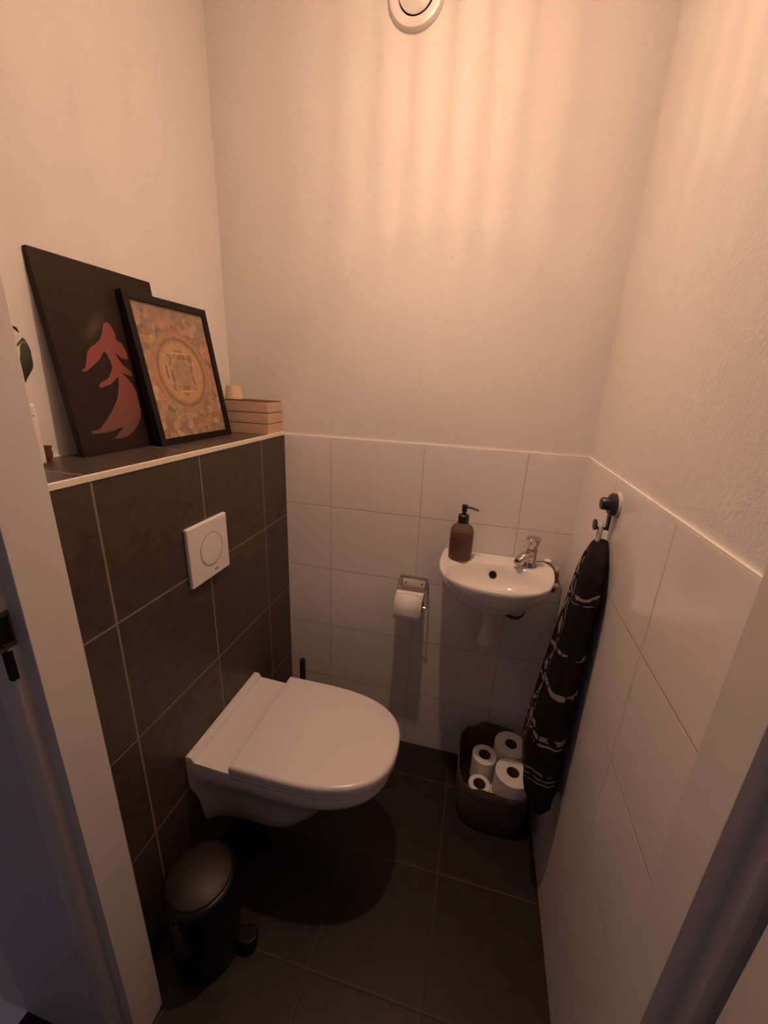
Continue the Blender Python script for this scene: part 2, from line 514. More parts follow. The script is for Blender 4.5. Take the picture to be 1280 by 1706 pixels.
def jamb(name, prof, z0, z1, mat):
    bm = B(); loft(bm, [[(x, y, z0) for x, y in prof], [(x, y, z1) for x, y in prof]])
    return obj(name, bm, mat, smooth=True, bevel=0.0012, seg=2)
j1 = struct(jamb('trim_1', [(0.030, YF), (0.088, YF), (0.088, -0.964), (0.063, -0.964), (0.063, -0.977), (0.052, -0.9845), (0.030, -0.9845)], 0, 2.12, M_jamb))
tag(j1, 'off-white door jamb with a metal strike plate, nearest the picture shelf', 'door frame')
j2 = struct(jamb('trim_2', [(1.0, YF), (0.960, YF), (0.960, -0.962), (0.985, -0.962), (0.985, -0.9845), (1.0, -0.9845)], 0, 2.12, M_jamb))
tag(j2, 'off-white door jamb on the hinge side, by the white tiled wall', 'door frame')
j3 = struct(boxobj('trim_3', (0.088, 0.960, -0.964, YF, 2.06, 2.12), M_jamb, bevel=0.001))
tag(j3, 'off-white head of the door frame', 'door frame')
# strike plate of the jamb
bm = B()
x0 = 0.0632
for (ya, yb, za, zb) in ((-0.9775, -0.966, 1.068, 1.076), (-0.9775, -0.966, 1.117, 1.124), (-0.969, -0.966, 1.076, 1.117)):
    box(bm, x0 - 0.001, x0 + 0.0022, ya, yb, za, zb)
box(bm, 0.040, x0 + 0.0022, -0.990, -0.9775, 1.066, 1.073)
box(bm, 0.040, x0 + 0.0022, -0.990, -0.9775, 1.117, 1.124)
sp_ = obj('strike_plate', bm, simple('worn_metal', (0.13, 0.10, 0.085), 0.4, 0.5), j1, smooth=False); sp_['label'] = 'worn metal strike plate'
boxobj('latch_opening', (0.0415, x0 + 0.0006, -0.9885, -0.969, 1.076, 1.117), M_hole, j1)
bm = B(); box(bm, 0.045, x0 + 0.0006, -0.982, -0.972, 1.013, 1.063)
k = obj('bolt_slot', bm, M_hole, j1, smooth=True, bevel=0.002); k['label'] = 'black rectangular bolt slot'

# open door leaf
dr = struct(boxobj('door_1', (0.992, 1.032, -1.85, -1.0, 0.01, 2.06), M_door, bevel=0.002))
tag(dr, 'open door leaf swung out into the hall', 'door')
bm = B(); tube(bm, [(0.992, -1.78, 1.05), (0.95, -1.78, 1.05), (0.94, -1.77, 1.05), (0.94, -1.66, 1.05)], 0.009, 10)
obj('door_handle', bm, M_steel, dr)

# ------------------------------------------------------------------ ceiling lamp
lt = thing('ceiling_lamp', 'small ceiling lamp with a slatted shade above the washbasin', 'lamp', (LAMP.x, LAMP.y, CEIL))
bm = B(); lathe(bm, [(0.0, 0), (0.055, 0), (0.055, -0.015), (0.045, -0.024), (0.0, -0.024)]); obj('canopy', bm, M_blackp, lt)
bm = B(); lathe(bm, [(0.018, -0.024), (0.018, -0.115), (0.014, -0.13)], seg=16); obj('socket', bm, M_blackp, lt)
bz = LAMP.z - CEIL
bm = B(); lathe(bm, [(0.008, 0.034), (0.013, 0.026), (0.0185, 0.012), (0.0205, 0.0), (0.0185, -0.010), (0.011, -0.017), (0.0, -0.0205)], (0, 0, bz), seg=20)
obj('bulb', bm, emis('bulb_glow', LAMP_COL, LAMP_POWER), lt)
bm = B(); lathe(bm, [(0.086, 0.075), (0.090, 0.075), (0.090, 0.068), (0.086, 0.068), (0.086, 0.075)], (0, 0, bz), cap0=False, cap1=False); obj('shade_ring', bm, M_blackp, lt)
bm = B(); lathe(bm, [(0.087, -0.131), (0.0895, -0.131), (0.0895, -0.134), (0.087, -0.134), (0.087, -0.131)], (0, 0, bz), cap0=False, cap1=False); obj('shade_ring', bm, M_blackp, lt)
bm = B()
for i in range(4):
    a = PI / 4 + i * PI / 2
    tube(bm, [(0.016 * math.cos(a), 0.016 * math.sin(a), bz + 0.071), (0.088 * math.cos(a), 0.088 * math.sin(a), bz + 0.07)], 0.0015, 6)
obj('spokes', bm, M_blackp, lt)
M_slat = simple('white_glass_rib', (0.85, 0.80, 0.72), 0.4, var=0.03)
NR = 32
for i in range(NR):
    a = 2 * PI * (i + 0.5) / NR
    c, s_n = math.cos(a), math.sin(a)
    bm = B()
    rings = []
    for dz_, cov in ((0.071, .86), (0.0, .86), (-0.03, .82), (-0.07, .66), (-0.10, .44), (-0.132, .12)):
        wv = 2 * PI * 0.088 / NR * cov / 2
        rings.append([(c * r_ - s_n * t, s_n * r_ + c * t, bz + dz_) for r_, t in ((0.0868, -wv), (0.0895, -wv * .3), (0.0895, wv * .3), (0.0868, wv))])
    loft(bm, rings)
    obj('rib', bm, M_slat, lt)

# ------------------------------------------------------------------ air vent
vt = thing('air_vent', 'round white air vent high on the back wall', 'vent', (0.400, 0.006, 2.372))
bm = B(); lathe(bm, [(0.045, 0), (0.073, 0), (0.073, -0.006), (0.068, -0.013), (0.056, -0.016), (0.049, -0.014), (0.045, -0.006), (0.045, 0)], axis='y', seg=64, cap0=False, cap1=False)
obj('ring', bm, M_plate, vt)
bm = B(); lathe(bm, [(0.0, -0.001), (0.0455, -0.001)], axis='y', seg=40, cap0=False, cap1=False); obj('duct', bm, M_hole, vt)
bm = B(); lathe(bm, [(0.0, -0.003), (0.034, -0.004), (0.0425, -0.009), (0.0432, -0.012), (0.036, -0.016), (0.015, -0.0195), (0.0, -0.020)], axis='y', seg=48)
obj('disc', bm, M_plate, vt)

# ------------------------------------------------------------------ flush plate
fp = thing('flush_plate', 'square white flush plate with a round button on the dark tiles', 'flush plate', (0, -0.465, 1.004))
boxobj('plate', (0.0, 0.012, -0.079, 0.079, -0.081, 0.081), M_plate, fp, bevel=0.003, seg=3)
bm = B(); lathe(bm, [(0.046, 0.0118), (0.046, 0.0128), (0.0445, 0.0128), (0.0445, 0.0118)], (0, 0.006, 0.0), 'x', 48, False, False)
obj('button_rim', bm, simple('plate_groove', (0.33, 0.30, 0.29), 0.5), fp)
bm = B(); lathe(bm, [(0.0, 0.0118), (0.0435, 0.0118), (0.0435, 0.0128), (0.034, 0.0133), (0.0, 0.0128)], (0, 0.006, 0.0), 'x', 48)
obj('button', bm, M_plate, fp)
mk = boxobj('printed_mark', (0.0118, 0.0122, 0.010, 0.026, -0.066, -0.0625), simple('mark_grey', (0.14, 0.13, 0.13), 0.5), fp)
mk['label'] = 'tiny grey printed mark'

# ------------------------------------------------------------------ toilet
YC = -0.4600
tl = thing('toilet', 'white wall-hung toilet with its lid closed, on the dark tiled wall', 'toilet', (0, YC, 0))
def dshape(hw, x0, xs, xf, z, n=40, e=2.5, flare=0.0, flen=0.03):
    pts = []
    K = 10
    for i in range(K):
        x = x0 + (xs - x0) * i / K
        pts.append((x, -(hw + flare * math.exp(-(x - x0) / flen)), z))
    for i in range(n + 1):
        a = -PI / 2 + PI * i / n
        c, s = math.cos(a), math.sin(a)
        pts.append((xs + (xf - xs) * abs(c) ** (2 / e), hw * (1 if s > 0 else -1) * abs(s) ** (2 / e), z))
    for i in range(K):
        x = xs - (xs - x0) * (i + 1) / K
        pts.append((x, (hw + flare * math.exp(-(x - x0) / flen)), z))
    return pts
bm = B()
secs = [(.050, .13, .20, .125, .035), (.080, .14, .245, .135, .030), (.098, .16, .30, .165, .030), (.106, .18, .345, .215, .030), (.112, .20, .385, .265, .032),
        (.122, .22, .425, .305, .034), (.138, .24, .470, .335, .030), (.155, .25, .510, .362, .018), (.168, .25, .532, .385, .006), (.1735, .25, .540, .402, 0), (.1745, .25, .541, .418, 0), (.1740, .25, .540, .432, 0)]
loft(bm, [dshape(hw, 0.0, xs, xf, z, flare=fl) for hw, xs, xf, z, fl in secs])
obj('bowl', bm, M_ceramic, tl, angle=60)
# flat rear deck with a raised lip against the wall
bm = B()
prof = [(0.0, .432), (0.0, .461), (0.004, .464), (0.017, .464), (0.022, .460), (0.028, .449), (0.10, .446), (0.136, .445), (0.136, .432)]
rings = []
for y in (-.1745, -.1738, .1738, .1745):
    ins = 0.0015 if abs(y) > .174 else 0
    rings.append([(x, y, z - (ins if z > .44 else 0)) for x, z in prof])
loft(bm, rings); obj('rear_deck', bm, M_ceramic, tl, bevel=0.002, angle=35)
def slab(hw, x0, xs, xf, zs, e):
    bm = B()
    loft(bm, [dshape(hw - i, x0 + i * .7, xs, xf - i, z, e=e) for z, i in zs])
    return bm
s_ = obj('seat', slab(.1765, .139, .26, .547, [(.4325, .003), (.4345, .0005), (.4440, .0), (.4455, .002)], 2.55), M_seat, tl, angle=60)
l_ = obj('lid', slab(.1795, .136, .26, .553, [(.4470, .003), (.4480, .001), (.4500, 0), (.4690, 0), (.4735, .0015), (.4765, .005), (.4775, .010)], 2.55), M_seat, tl, angle=60)
for sy in (-1, 1):
    bm = B(); lathe(bm, [(0.011, 0.4452), (0.011, 0.4475), (0.0, 0.4475)], (0.15, sy * 0.075, 0), 'z', 20); obj('hinge_cap', bm, M_chrome, l_)

# ------------------------------------------------------------------ toilet brush
tbh = thing('toilet_brush', 'black toilet brush standing in its holder behind the toilet', 'toilet brush', (0.085, -0.075, 0))
bm = B(); lathe(bm, [(0.0, 0), (0.046, 0), (0.048, 0.01), (0.046, 0.12), (0.040, 0.135), (0.012, 0.138)]); obj('holder', bm, M_blackp, tbh)
bm = B(); lathe(bm, [(0.009, 0.135), (0.009, 0.24), (0.0115, 0.26), (0.0115, 0.372), (0.009, 0.378), (0.0, 0.378)], seg=16); obj('handle', bm, M_blackp, tbh)

# ------------------------------------------------------------------ washbasin
sk = thing('washbasin', 'small white wall-hung washbasin on the white tiles', 'sink', (0, 0, 0))
ZR = 0.903
ctr = [(.600, 0.0), (.5945, -.06), (.5945, -.12), (.603, -.175), (.628, -.222), (.668, -.255), (.72, -.273), (.775, -.278), (.83, -.272), (.880, -.250), (.915, -.215), (.938, -.165), (.949, -.11), (.951, -.06), (.938, -.02), (.928, 0.0)]
outl = [(p.x, p.y) for p in smooth_pts([(x, y, 0) for x, y in ctr], 5)]
NB = 18
outl += [(.928 + (.600 - .928) * i / NB, 0.0) for i in range(1, NB)]
cx, cy = .772, -.165
hx, hy = .148, .088
def inner(k, z, dy=0.0):
    r = []
    for x, y in outl:
        a = math.atan2((y + 0.145), (x - .772) * 0.78)
        c, s = math.cos(a), math.sin(a)
        e = 2.5
        r.append((cx + hx * k * abs(c) ** (2 / e) * (1 if c > 0 else -1), cy + dy + hy * k * abs(s) ** (2 / e) * (1 if s > 0 else -1), z))
    return r
def outer(kx, ky, z):
    return [(.775 + (x - .775) * kx, y * ky, z) for x, y in outl]
bm = B()
rings = [outer(.20, .38, .752), outer(.30, .50, .757), outer(.46, .64, .775), outer(.68, .80, .808), outer(.86, .92, .845), outer(.95, .975, .872), outer(.985, .995, .888), outer(1, 1, .896), outer(.998, .998, .901), outer(.988, .992, ZR + .001),
         outer(.97, .975, ZR)]
rings += [inner(1.06, ZR - .001), inner(1.0, ZR - .006), inner(.95, ZR - .020), inner(.86, ZR - .040), inner(.70, ZR - .062), inner(.45, ZR - .075, .005), inner(.18, ZR - .079, .008)]
loft(bm, rings)
basin = obj('basin', bm, M_ceramic, sk, angle=50)
bm = B(); lathe(bm, [(0.020, 0.0), (0.020, 0.003), (0.012, 0.001), (0.0, 0.001)], (cx, cy + .008, ZR - .080), 'z', 24); obj('drain', bm, M_chrome, sk)
ov = thing_loc = None
bm = B(); lathe(bm, [(0.0, -0.002), (0.0125, -0.002), (0.0125, 0.0015), (0.0, 0.0015)], (0, 0, 0), 'y', 24)
ov = obj('overflow_hole', bm, M_hole, sk); ov.location = (.767, -.0875, .8690); ov.rotation_euler = (math.radians(-24), 0, 0); ov['label'] = 'round black overflow hole'
# trap below
bm = B(); lathe(bm, [(0.0, 0.574), (0.010, 0.575), (0.020, 0.580), (0.024, 0.590), (0.025, 0.622), (0.029, 0.626), (0.029, 0.640), (0.026, 0.650), (0.018, 0.690), (0.017, 0.722), (0.021, 0.724), (0.022, 0.752), (0.0, 0.757)], (.773, -.105, 0), 'z', 32)
obj('trap', bm, M_pvc, sk)
bm = B(); tube(bm, smooth_pts([(.773, -.105, .655), (.775, -.07, .662), (.775, -.03, .664), (.775, -.001, .664)], 4), 0.014, 14); obj('waste_pipe', bm, M_pvc, sk)

# tap
tp = thing('tap', 'chrome single tap on the right rear corner of the washbasin', 'tap', (.879, -.055, ZR))
bm = B(); lathe(bm, [(0.0, 0), (0.023, 0), (0.023, 0.004), (0.018, 0.010), (0.0165, 0.016), (0.0165, 0.05), (0.0175, 0.055), (0.0165, 0.060), (0.0, 0.060)], seg=32); obj('body', bm, M_chrome, tp)
bm = B(); lathe(bm, [(0.0, .060), (0.0150, .060), (0.0150, .070), (0.0180, .082), (0.0225, .090), (0.0225, .095), (0.018, .098), (0.0, .099)], seg=32, rib=0); obj('handle', bm, M_chrome, tp)
bm = B()
a = Vector((0, 0, .040)); dirv = Vector((-.60, -.45, 0)).normalized(); sd = Vector((-dirv.y, dirv.x, 0))
rings = []
for t, hwid, zb, zt in ((0.0, .0165, .022, .052), (0.022, .0155, .024, .051), (0.042, .0145, .020, .043), (0.054, .0135, .013, .034), (0.058, .012, .012, .030)):
    c = dirv * t
    ring = []
    for k in range(12):
        an = 2 * PI * k / 12
        ca, sa = math.cos(an), math.sin(an)
        u = abs(ca) ** .6 * (1 if ca > 0 else -1) * hwid; v = abs(sa) ** .6 * (1 if sa > 0 else -1)
        ring.append(tuple(c + sd * u + Vector((0, 0, (zb + zt) / 2 + v * (zt - zb) / 2))))
    rings.append(ring)
loft(bm, rings); obj('spout', bm, M_chrome, tp, angle=50)

# string of beads
cd = thing('bead_string', 'brown cord with wooden beads hanging behind the right end of the washbasin', 'decoration', (.974, -.022, .872))
bm = B(); tube(bm, smooth_pts([(-.080, -.034, .048), (-.055, -.022, .047), (-.030, -.012, .037), (-.012, -.006, .015), (-.006, -.006, -.03), (-.004, -.006, -.055)], 6), 0.0016, 6)
obj('cord', bm, M_cord, cd)
for (dx, dz, r, mt) in ((-.006, .014, .0105, M_bead), (-.003, -.004, .0095, M_beadr), (-.001, -.021, .0090, M_beadr), (.000, -.040, .0120, M_bead), (-.004, -.060, .0075, M_beadr)):
    bm = B(); bmesh.ops.create_uvsphere(bm, u_segments=16, v_segments=10, radius=r)
    b_ = obj('bead', bm, mt, cd); b_.location = (dx, -.001, dz)
    if mt is M_beadr: b_['label'] = 'dark red bead'
bm = B(); lathe(bm, [(0, 0), (.012, .0), (.012, .005), (.006, .008), (0, .008)], (-.034, .010, .035), 'z', 16); obj('shell', bm, M_caulk, cd)
# strap under the sink
bm = B()
pt = smooth_pts([(.800, -.105, .756), (.822, -.104, .742), (.850, -.102, .731), (.874, -.096, .738), (.888, -.070, .756), (.890, -.040, .790)], 6)
rings = [[(p.x, p.y - .004, p.z + .006), (p.x, p.y + .004, p.z + .006), (p.x, p.y + .004, p.z - .003), (p.x, p.y - .004, p.z - .003)] for p in pt]
loft(bm, rings); st = obj('strap', bm, M_cord, smooth=True)
tag(st, 'brown strap drooping beneath the washbasin', 'strap')

# ------------------------------------------------------------------ soap dispenser
sd_ = thing('soap_dispenser', 'ribbed glass soap bottle with red soap and a black pump on the washbasin', 'soap dispenser', (.655, -.062, ZR))
bm = B(); lathe(bm, [(0.0, .0), (.034, .0), (.0375, .004), (.0375, .085), (.036, .100), (.029, .113), (.017, .121), (.0145, .126), (.0145, .130)], seg=96, rib=24, ribamp=.016)
bt = obj('bottle', bm, M_glass, sd_)
bm = B(); lathe(bm, [(0.0, .004), (.0345, .004), (.0355, .007), (.0355, .074), (.0, .0745)], seg=48); lq = obj('liquid', bm, M_soap, bt); lq['label'] = 'dark red liquid soap'
bm = B(); lathe(bm, [(.0, .124), (.0175, .124), (.0175, .148), (.014, .151), (.006, .151), (.006, .160), (.0085, .161), (.0085, .183), (.0, .184)], seg=28); pc = obj('pump_collar', bm, M_blackp, sd_)
bm = B(); tube(bm, [(.004, 0, .176), (.022, -.004, .176), (.045, -.010, .171)], [.0042, .0036, .0026], 10); obj('nozzle', bm, M_blackp, pc)

# ------------------------------------------------------------------ paper holder and roll
ph = thing('paper_holder', 'chrome toilet paper holder on the white tiles left of the washbasin', 'paper holder', (.502, 0, .745))
mo_ = boxobj('mount', (-.045, .045, -.010, 0, -.012, .028), M_chrome, ph, bevel=.003)
M_screw = simple('screw_brown', (.12, .07, .04), .5)
for x in (-.030, .030):
    bm = B(); lathe(bm, [(0, -.0098), (.0035, -.0098), (.0035, -.0112), (0, -.0118)], (x, 0, .008), 'y', 14)
    obj('screw', bm, M_screw, mo_)
bm = B(); tube(bm, smooth_pts([(-.052, -.060, -.055), (-.056, -.045, -.030), (-.054, -.022, .005), (-.050, -.014, .030), (-.040, -.012, .036), (.040, -.012, .036), (.050, -.014, .030), (.056, -.022, .005), (.058, -.045, -.030), (.058, -.060, -.055), (.050, -.060, -.055), (-.052, -.060, -.055)], 4), .0022, 8)
obj('wire', bm, M_chrome, ph)
bm = B(); tube(bm, [(-.050, -.010, .029), (.050, -.010, .031)], .0045, 10); obj('hinge_bar', bm, M_chrome, ph)
pr = thing('toilet_roll', 'toilet roll on the chrome holder, loose sheet hanging down', 'toilet roll', (.498, -.0605, .692))
bm = B(); lathe(bm, [(.020, -.048), (.0485, -.048), (.0485, .048), (.020, .048), (.020, -.048)], axis='x', seg=56, cap0=False, cap1=False); obj('paper', bm, M_paper, pr)
bm = B(); lathe(bm, [(.0175, -.0485), (.0198, -.0485), (.0198, .0485), (.0175, .0485), (.0175, -.0485)], axis='x', seg=32, cap0=False, cap1=False); obj('cardboard_core', bm, M_card, pr)
bm = B()
rings = []
for i in range(10):
    a = PI / 2 + .2 + i * (PI / 2 - .2) / 9
    rings.append([(-.0475, math.cos(a) * .0500, math.sin(a) * .0500), (.0475, math.cos(a) * .0500, math.sin(a) * .0500)])
rings.append([(-.0475, -.0505, -.012), (.0475, -.0505, -.012)]); rings.append([(-.0475, -.0510, -.030), (.0475, -.0510, -.030)])
prev = None
for r in rings:
    vs = [bm.verts.new(p) for p in r]
    if prev: bm.faces.new((prev[0], prev[1], vs[1], vs[0]))
    prev = vs
so = obj('loose_sheet', bm, M_paper, pr); sm = so.modifiers.new('thick', 'SOLIDIFY'); sm.thickness = .0008

# ------------------------------------------------------------------ hook and towel
HY, HZ = -.335, 1.203
hk = thing('suction_hook', 'black suction hook on the white tiles holding the towel', 'hook', (W, HY, HZ))
bm = B(); lathe(bm, [(0, 0), (.030, 0), (.030, -.002), (.0265, -.006), (0, -.006)], axis='x', seg=40); c_ = obj('suction_cup', bm, simple('clear_suction', (.62, .55, .50), .25), hk); c_['label'] = 'translucent suction cup edge'
bm = B(); lathe(bm, [(0, -.006), (.0265, -.006), (.0265, -.014), (.022, -.018), (0, -.018)], axis='x', seg=40); dk_ = obj('disc', bm, M_blackp, hk)
bm = B(); lathe(bm, [(0, -.018), (.0145, -.018), (.0145, -.033), (.012, -.036), (0, -.036)], (0, -.002, .001), axis='x', seg=32); obj('knob', bm, M_blackp, dk_)
bm = B(); box(bm, -.014, -.009, -.008, .008, -.062, -.018); box(bm, -.034, -.009, -.005, .005, -.062, -.057)
obj('arm', bm, M_blackp, hk, bevel=.001)
bm = B(); lathe(bm, [(0, -.040), (.013, -.040), (.013, -.036), (0, -.034)], (0, 0, -.052), axis='x', seg=28); obj('end_stop', bm, M_blackp, hk)

tw = thing('hand_towel', 'black hand towel with thin white stripes hanging from the hook', 'towel', (0, 0, 0))
bm = B()
lx = W - .024
tube(bm, smooth_pts([(lx - .004, HY - .009, 1.096), (lx - .003, HY - .006, 1.130), (lx, HY, 1.151), (lx + .002, HY + .006, 1.130), (lx + .003, HY + .008, 1.096)], 6), .0052, 8)
lp = obj('hanging_loop', bm, M_loop, tw); lp['label'] = 'white cotton hanging loop'
# body: pleated cross-sections  z, yfront(near camera), yback, xmin
LV = [(1.118, -.346, -.328, .969), (1.104, -.368, -.318, .961), (1.080, -.402, -.304, .953), (1.03, -.418, -.288, .944), (.97, -.420, -.276, .944), (.90, -.422, -.265, .938), (.82, -.425, -.250, .932),
      (.74, -.428, -.238, .926), (.66, -.430, -.228, .920), (.58, -.432, -.222, .913), (.50, -.436, -.220, .905), (.45, -.438, -.224, .902), (.41, -.440, -.236, .903), (.38, -.440, -.255, .908), (.358, -.438, -.285, .914)]
NU = 72
grid = []
for li, (z, yf, yb, xm) in enumerate(LV):
    row = []
    am = min(1, li / 4)
    for i in range(NU):
        a = 2 * PI * i / NU
        xc, yc = (xm + W - .002) / 2, (yf + yb) / 2
        hxx, hyy = (W - .002 - xm) / 2, (yb - yf) / 2
        ph_ = .25 * math.sin(z * 9) + 0.3
        fold = 1 + am * (.13 * math.cos(5 * a + ph_) + .07 * math.cos(9 * a - z * 5) + .04 * math.cos(14 * a + z * 11))
        x = xc + hxx * math.cos(a) * fold; y = yc + hyy * math.sin(a) * (1 + am * .05 * math.cos(5 * a + ph_))
        x = min(x, W - .0015)
        zz = z + (.020 * math.cos(2 * a + .5) + .010 * math.cos(5 * a) if li == len(LV) - 1 else 0)
        row.append((x, y, zz))
    grid.append(row)
uvl = bm_uv = None
bm = B(); uvl = bm.loops.layers.uv.new('UVMap')
V = [[bm.verts.new(p) for p in r] for r in grid]
def vv(j): return (1.112 - LV[j][0]) / .79
for j in range(len(V) - 1):
    for i in range(NU):
        k = (i + 1) % NU
        f = bm.faces.new((V[j][i], V[j][k], V[j + 1][k], V[j + 1][i]))
        for l, (uu, vvv) in zip(f.loops, ((i / NU, vv(j)), ((i + 1) / NU, vv(j)), ((i + 1) / NU, vv(j + 1)), (i / NU, vv(j + 1)))):
            l[uvl].uv = (uu, vvv)
f = bm.faces.new(V[0]); 
for l in f.loops: l[uvl].uv = (.6, 0)
cl = obj('cloth', bm, M_towel, tw, sub=1, angle=80)
cl.modifiers.new('thick', 'SOLIDIFY').thickness = .002

# ------------------------------------------------------------------ basket with rolls
bx, by = .8535, -.155
bk = thing('storage_basket', 'brown woven basket filled with toilet rolls under the towel', 'basket', (bx, by, 0))
def sq(hx_, hy_, z, e=3.3, n=72, wav=0.0):
    r = []
    for i in range(n):
        a = 2 * PI * i / n
        c, s = math.cos(a), math.sin(a)
        r.append((hx_ * abs(c) ** (2 / e) * (1 if c > 0 else -1), hy_ * abs(s) ** (2 / e) * (1 if s > 0 else -1), z + wav * math.cos(4 * a + .4) + wav * .4 * math.cos(11 * a)))
    return r
bm = B()
loft(bm, [sq(.108, .120, .0), sq(.116, .130, .008), sq(.120, .138, .06), sq(.122, .143, .12), sq(.124, .146, .165, wav=.005), sq(.125, .147, .188, wav=.010), sq(.123, .145, .192, wav=.010), sq(.120, .141, .186, wav=.010), sq(.118, .1385, .12), sq(.112, .125, .012)], e if False else True)
obj('basket_body', bm, M_basket, bk, angle=60)
def roll_parts(root, r=.050, h=.098):
    bm = B(); lathe(bm, [(.021, 0), (r - .002, 0), (r, .002), (r, h - .002), (r - .002, h), (.021, h), (.021, 0)], seg=48, cap0=False, cap1=False)
    o = obj('paper', bm, M_paper, root)
    bm = B(); lathe(bm, [(.0195, .0005), (.0209, .0005), (.0209, h - .0005), (.0195, h - .0005), (.0195, .0005)], seg=32, cap0=False, cap1=False)
    o2 = obj('cardboard_core', bm, M_card, root)
GR = 'toilet rolls in the basket'
r1 = thing('toilet_roll', 'toilet roll at the back of the basket, nearest the towel', 'toilet roll', (.908, -.1195, .137), GR)
roll_parts(r1, .0565)
def dup(root, loc, label, rot=(0, 0, 0)):
    r = root.copy(); COL.objects.link(r); r.location = loc; r.rotation_euler = rot; r['label'] = label
    for ch in list(root.children):
        c = ch.copy(); COL.objects.link(c); c.parent = r
    return r
dup(r1, (.908, -.2335, .137), 'toilet roll at the front of the basket, beside the towel')
r3 = thing('toilet_roll', 'toilet roll sunk deeper on the left side of the basket', 'toilet roll', (.819, -.166, .112), GR)
roll_parts(r3, .0425)
r4 = thing('toilet_roll', 'toilet roll half hidden at the front left rim of the basket', 'toilet roll', (.807, -.2465, .068), GR)
roll_parts(r4, .0365)
r_low = dup(r1, (.900, -.100, .014), 'toilet roll in the lower layer of the basket, under the back one')
r_low2 = dup(r1, (.900, -.2165, .014), 'toilet roll in the lower layer of the basket, under the front one')
for r_ in (r_low, r_low2): bpy.context.view_layer.update()

# ------------------------------------------------------------------ pedal bin
bn = thing('pedal_bin', 'black pedal bin with a dull metal lid beside the door frame', 'bin', (.127, -.770, 0))
bm = B(); lathe(bm, [(0, 0), (.074, 0), (.080, .006), (.082, .02), (.084, .235), (.082, .243), (0, .244)], seg=56); obj('body', bm, M_blackg, bn)
bm = B(); lathe(bm, [(.083, .244), (.086, .247), (.086, .262), (.082, .268), (.074, .271), (0, .271)], seg=56); obj('lid_rim', bm, M_blackg, bn)
bm = B(); lathe(bm, [(0, .2712), (.076, .2712), (.074, .277), (.060, .284), (.035, .289), (0, .291)], seg=56); ld = obj('lid', bm, M_binlid, bn); ld['label'] = 'domed dull metal lid'
bm = B()
ring = []
for k in range(14): ring.append(None)
pts = [(.078, -.016), (.102, -.023), (.118, -.021), (.129, -.010), (.131, .002), (.126, .014), (.112, .022), (.078, .016)]
cs_, sn_ = math.cos(.25), math.sin(.25)
loft(bm, [[(x * cs_ - y * sn_, x * sn_ + y * cs_, z) for x, y in pts] for z in (.018, .046)]); obj('pedal', bm, M_blackg, bn, bevel=.004, seg=3)
bm = B(); lathe(bm, [(0, -.004), (.012, -.004), (.012, .004), (0, .004)], (.0, -.086, .235), 'y', 16); obj('handle_pivot', bm, M_blackg, bn)

# ------------------------------------------------------------------ paintings
cv = thing('canvas_painting', 'dark unframed canvas painted with a red fish, leaning on the wall', 'painting', (-.1515, -.632, SH), rot=(0, -.112, 0))
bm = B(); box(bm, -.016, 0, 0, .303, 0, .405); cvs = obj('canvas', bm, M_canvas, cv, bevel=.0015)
FISH = [[0.1305, 0.2851], [0.1418, 0.2887], [0.1488, 0.2833], [0.1531, 0.2741], [0.1559, 0.2631], [0.1554, 0.2517], [0.1683, 0.2457], [0.1728, 0.2359], [0.177, 0.2245], [0.1769, 0.2111], [0.167, 0.2097], [0.1553, 0.2142], [0.1479, 0.2201], [0.1426, 0.2206], [0.1488, 0.2109], [0.1546, 0.1996], [0.1668, 0.1897], [0.1762, 0.1825], [0.179, 0.172], [0.1657, 0.1732], [0.1541, 0.1789], [0.1513, 0.1759], [0.163, 0.1641], [0.1741, 0.1489], [0.1795, 0.1334], [0.1791, 0.1114], [0.1796, 0.0923], [0.1731, 0.0703], [0.1605, 0.0553], [0.1422, 0.041], [0.1239, 0.032], [0.1041, 0.029], [0.0845, 0.0304], [0.0954, 0.0368], [0.1051, 0.0449], [0.1187, 0.0528], [0.1078, 0.0538], [0.088, 0.0482], [0.0666, 0.0465], [0.0497, 0.0463], [0.0336, 0.0466], [0.0302, 0.0532], [0.0453, 0.0534], [0.0563, 0.0572], [0.0783, 0.0743], [0.0979, 0.0937], [0.1172, 0.1165], [0.1252, 0.1312], [0.1323, 0.1489], [0.1366, 0.1696], [0.1253, 0.1621], [0.1099, 0.1518], [0.097, 0.1489], [0.0837, 0.1441], [0.0791, 0.1475], [0.0856, 0.156], [0.0948, 0.1589], [0.1089, 0.1662], [0.1194, 0.1779], [0.1261, 0.1911], [0.1253, 0.2039], [0.1203, 0.2163], [0.1156, 0.2258], [0.1069, 0.2168], [0.0989, 0.2066], [0.0844, 0.1962], [0.0706, 0.1874], [0.0607, 0.1803], [0.049, 0.1773], [0.0487, 0.1813], [0.0584, 0.1883], [0.0636, 0.2006], [0.07, 0.217], [0.0816, 0.2299], [0.0968, 0.2379], [0.1114, 0.2488], [0.1203, 0.262], [0.1254, 0.2735]]
bm = B(); loft(bm, [[(0.0, y, z) for y, z in FISH], [(0.0006, y, z) for y, z in FISH]]); fs = obj('painted_fish', bm, M_fish, cvs, smooth=False); fs['label'] = 'painted red fish with long fins'

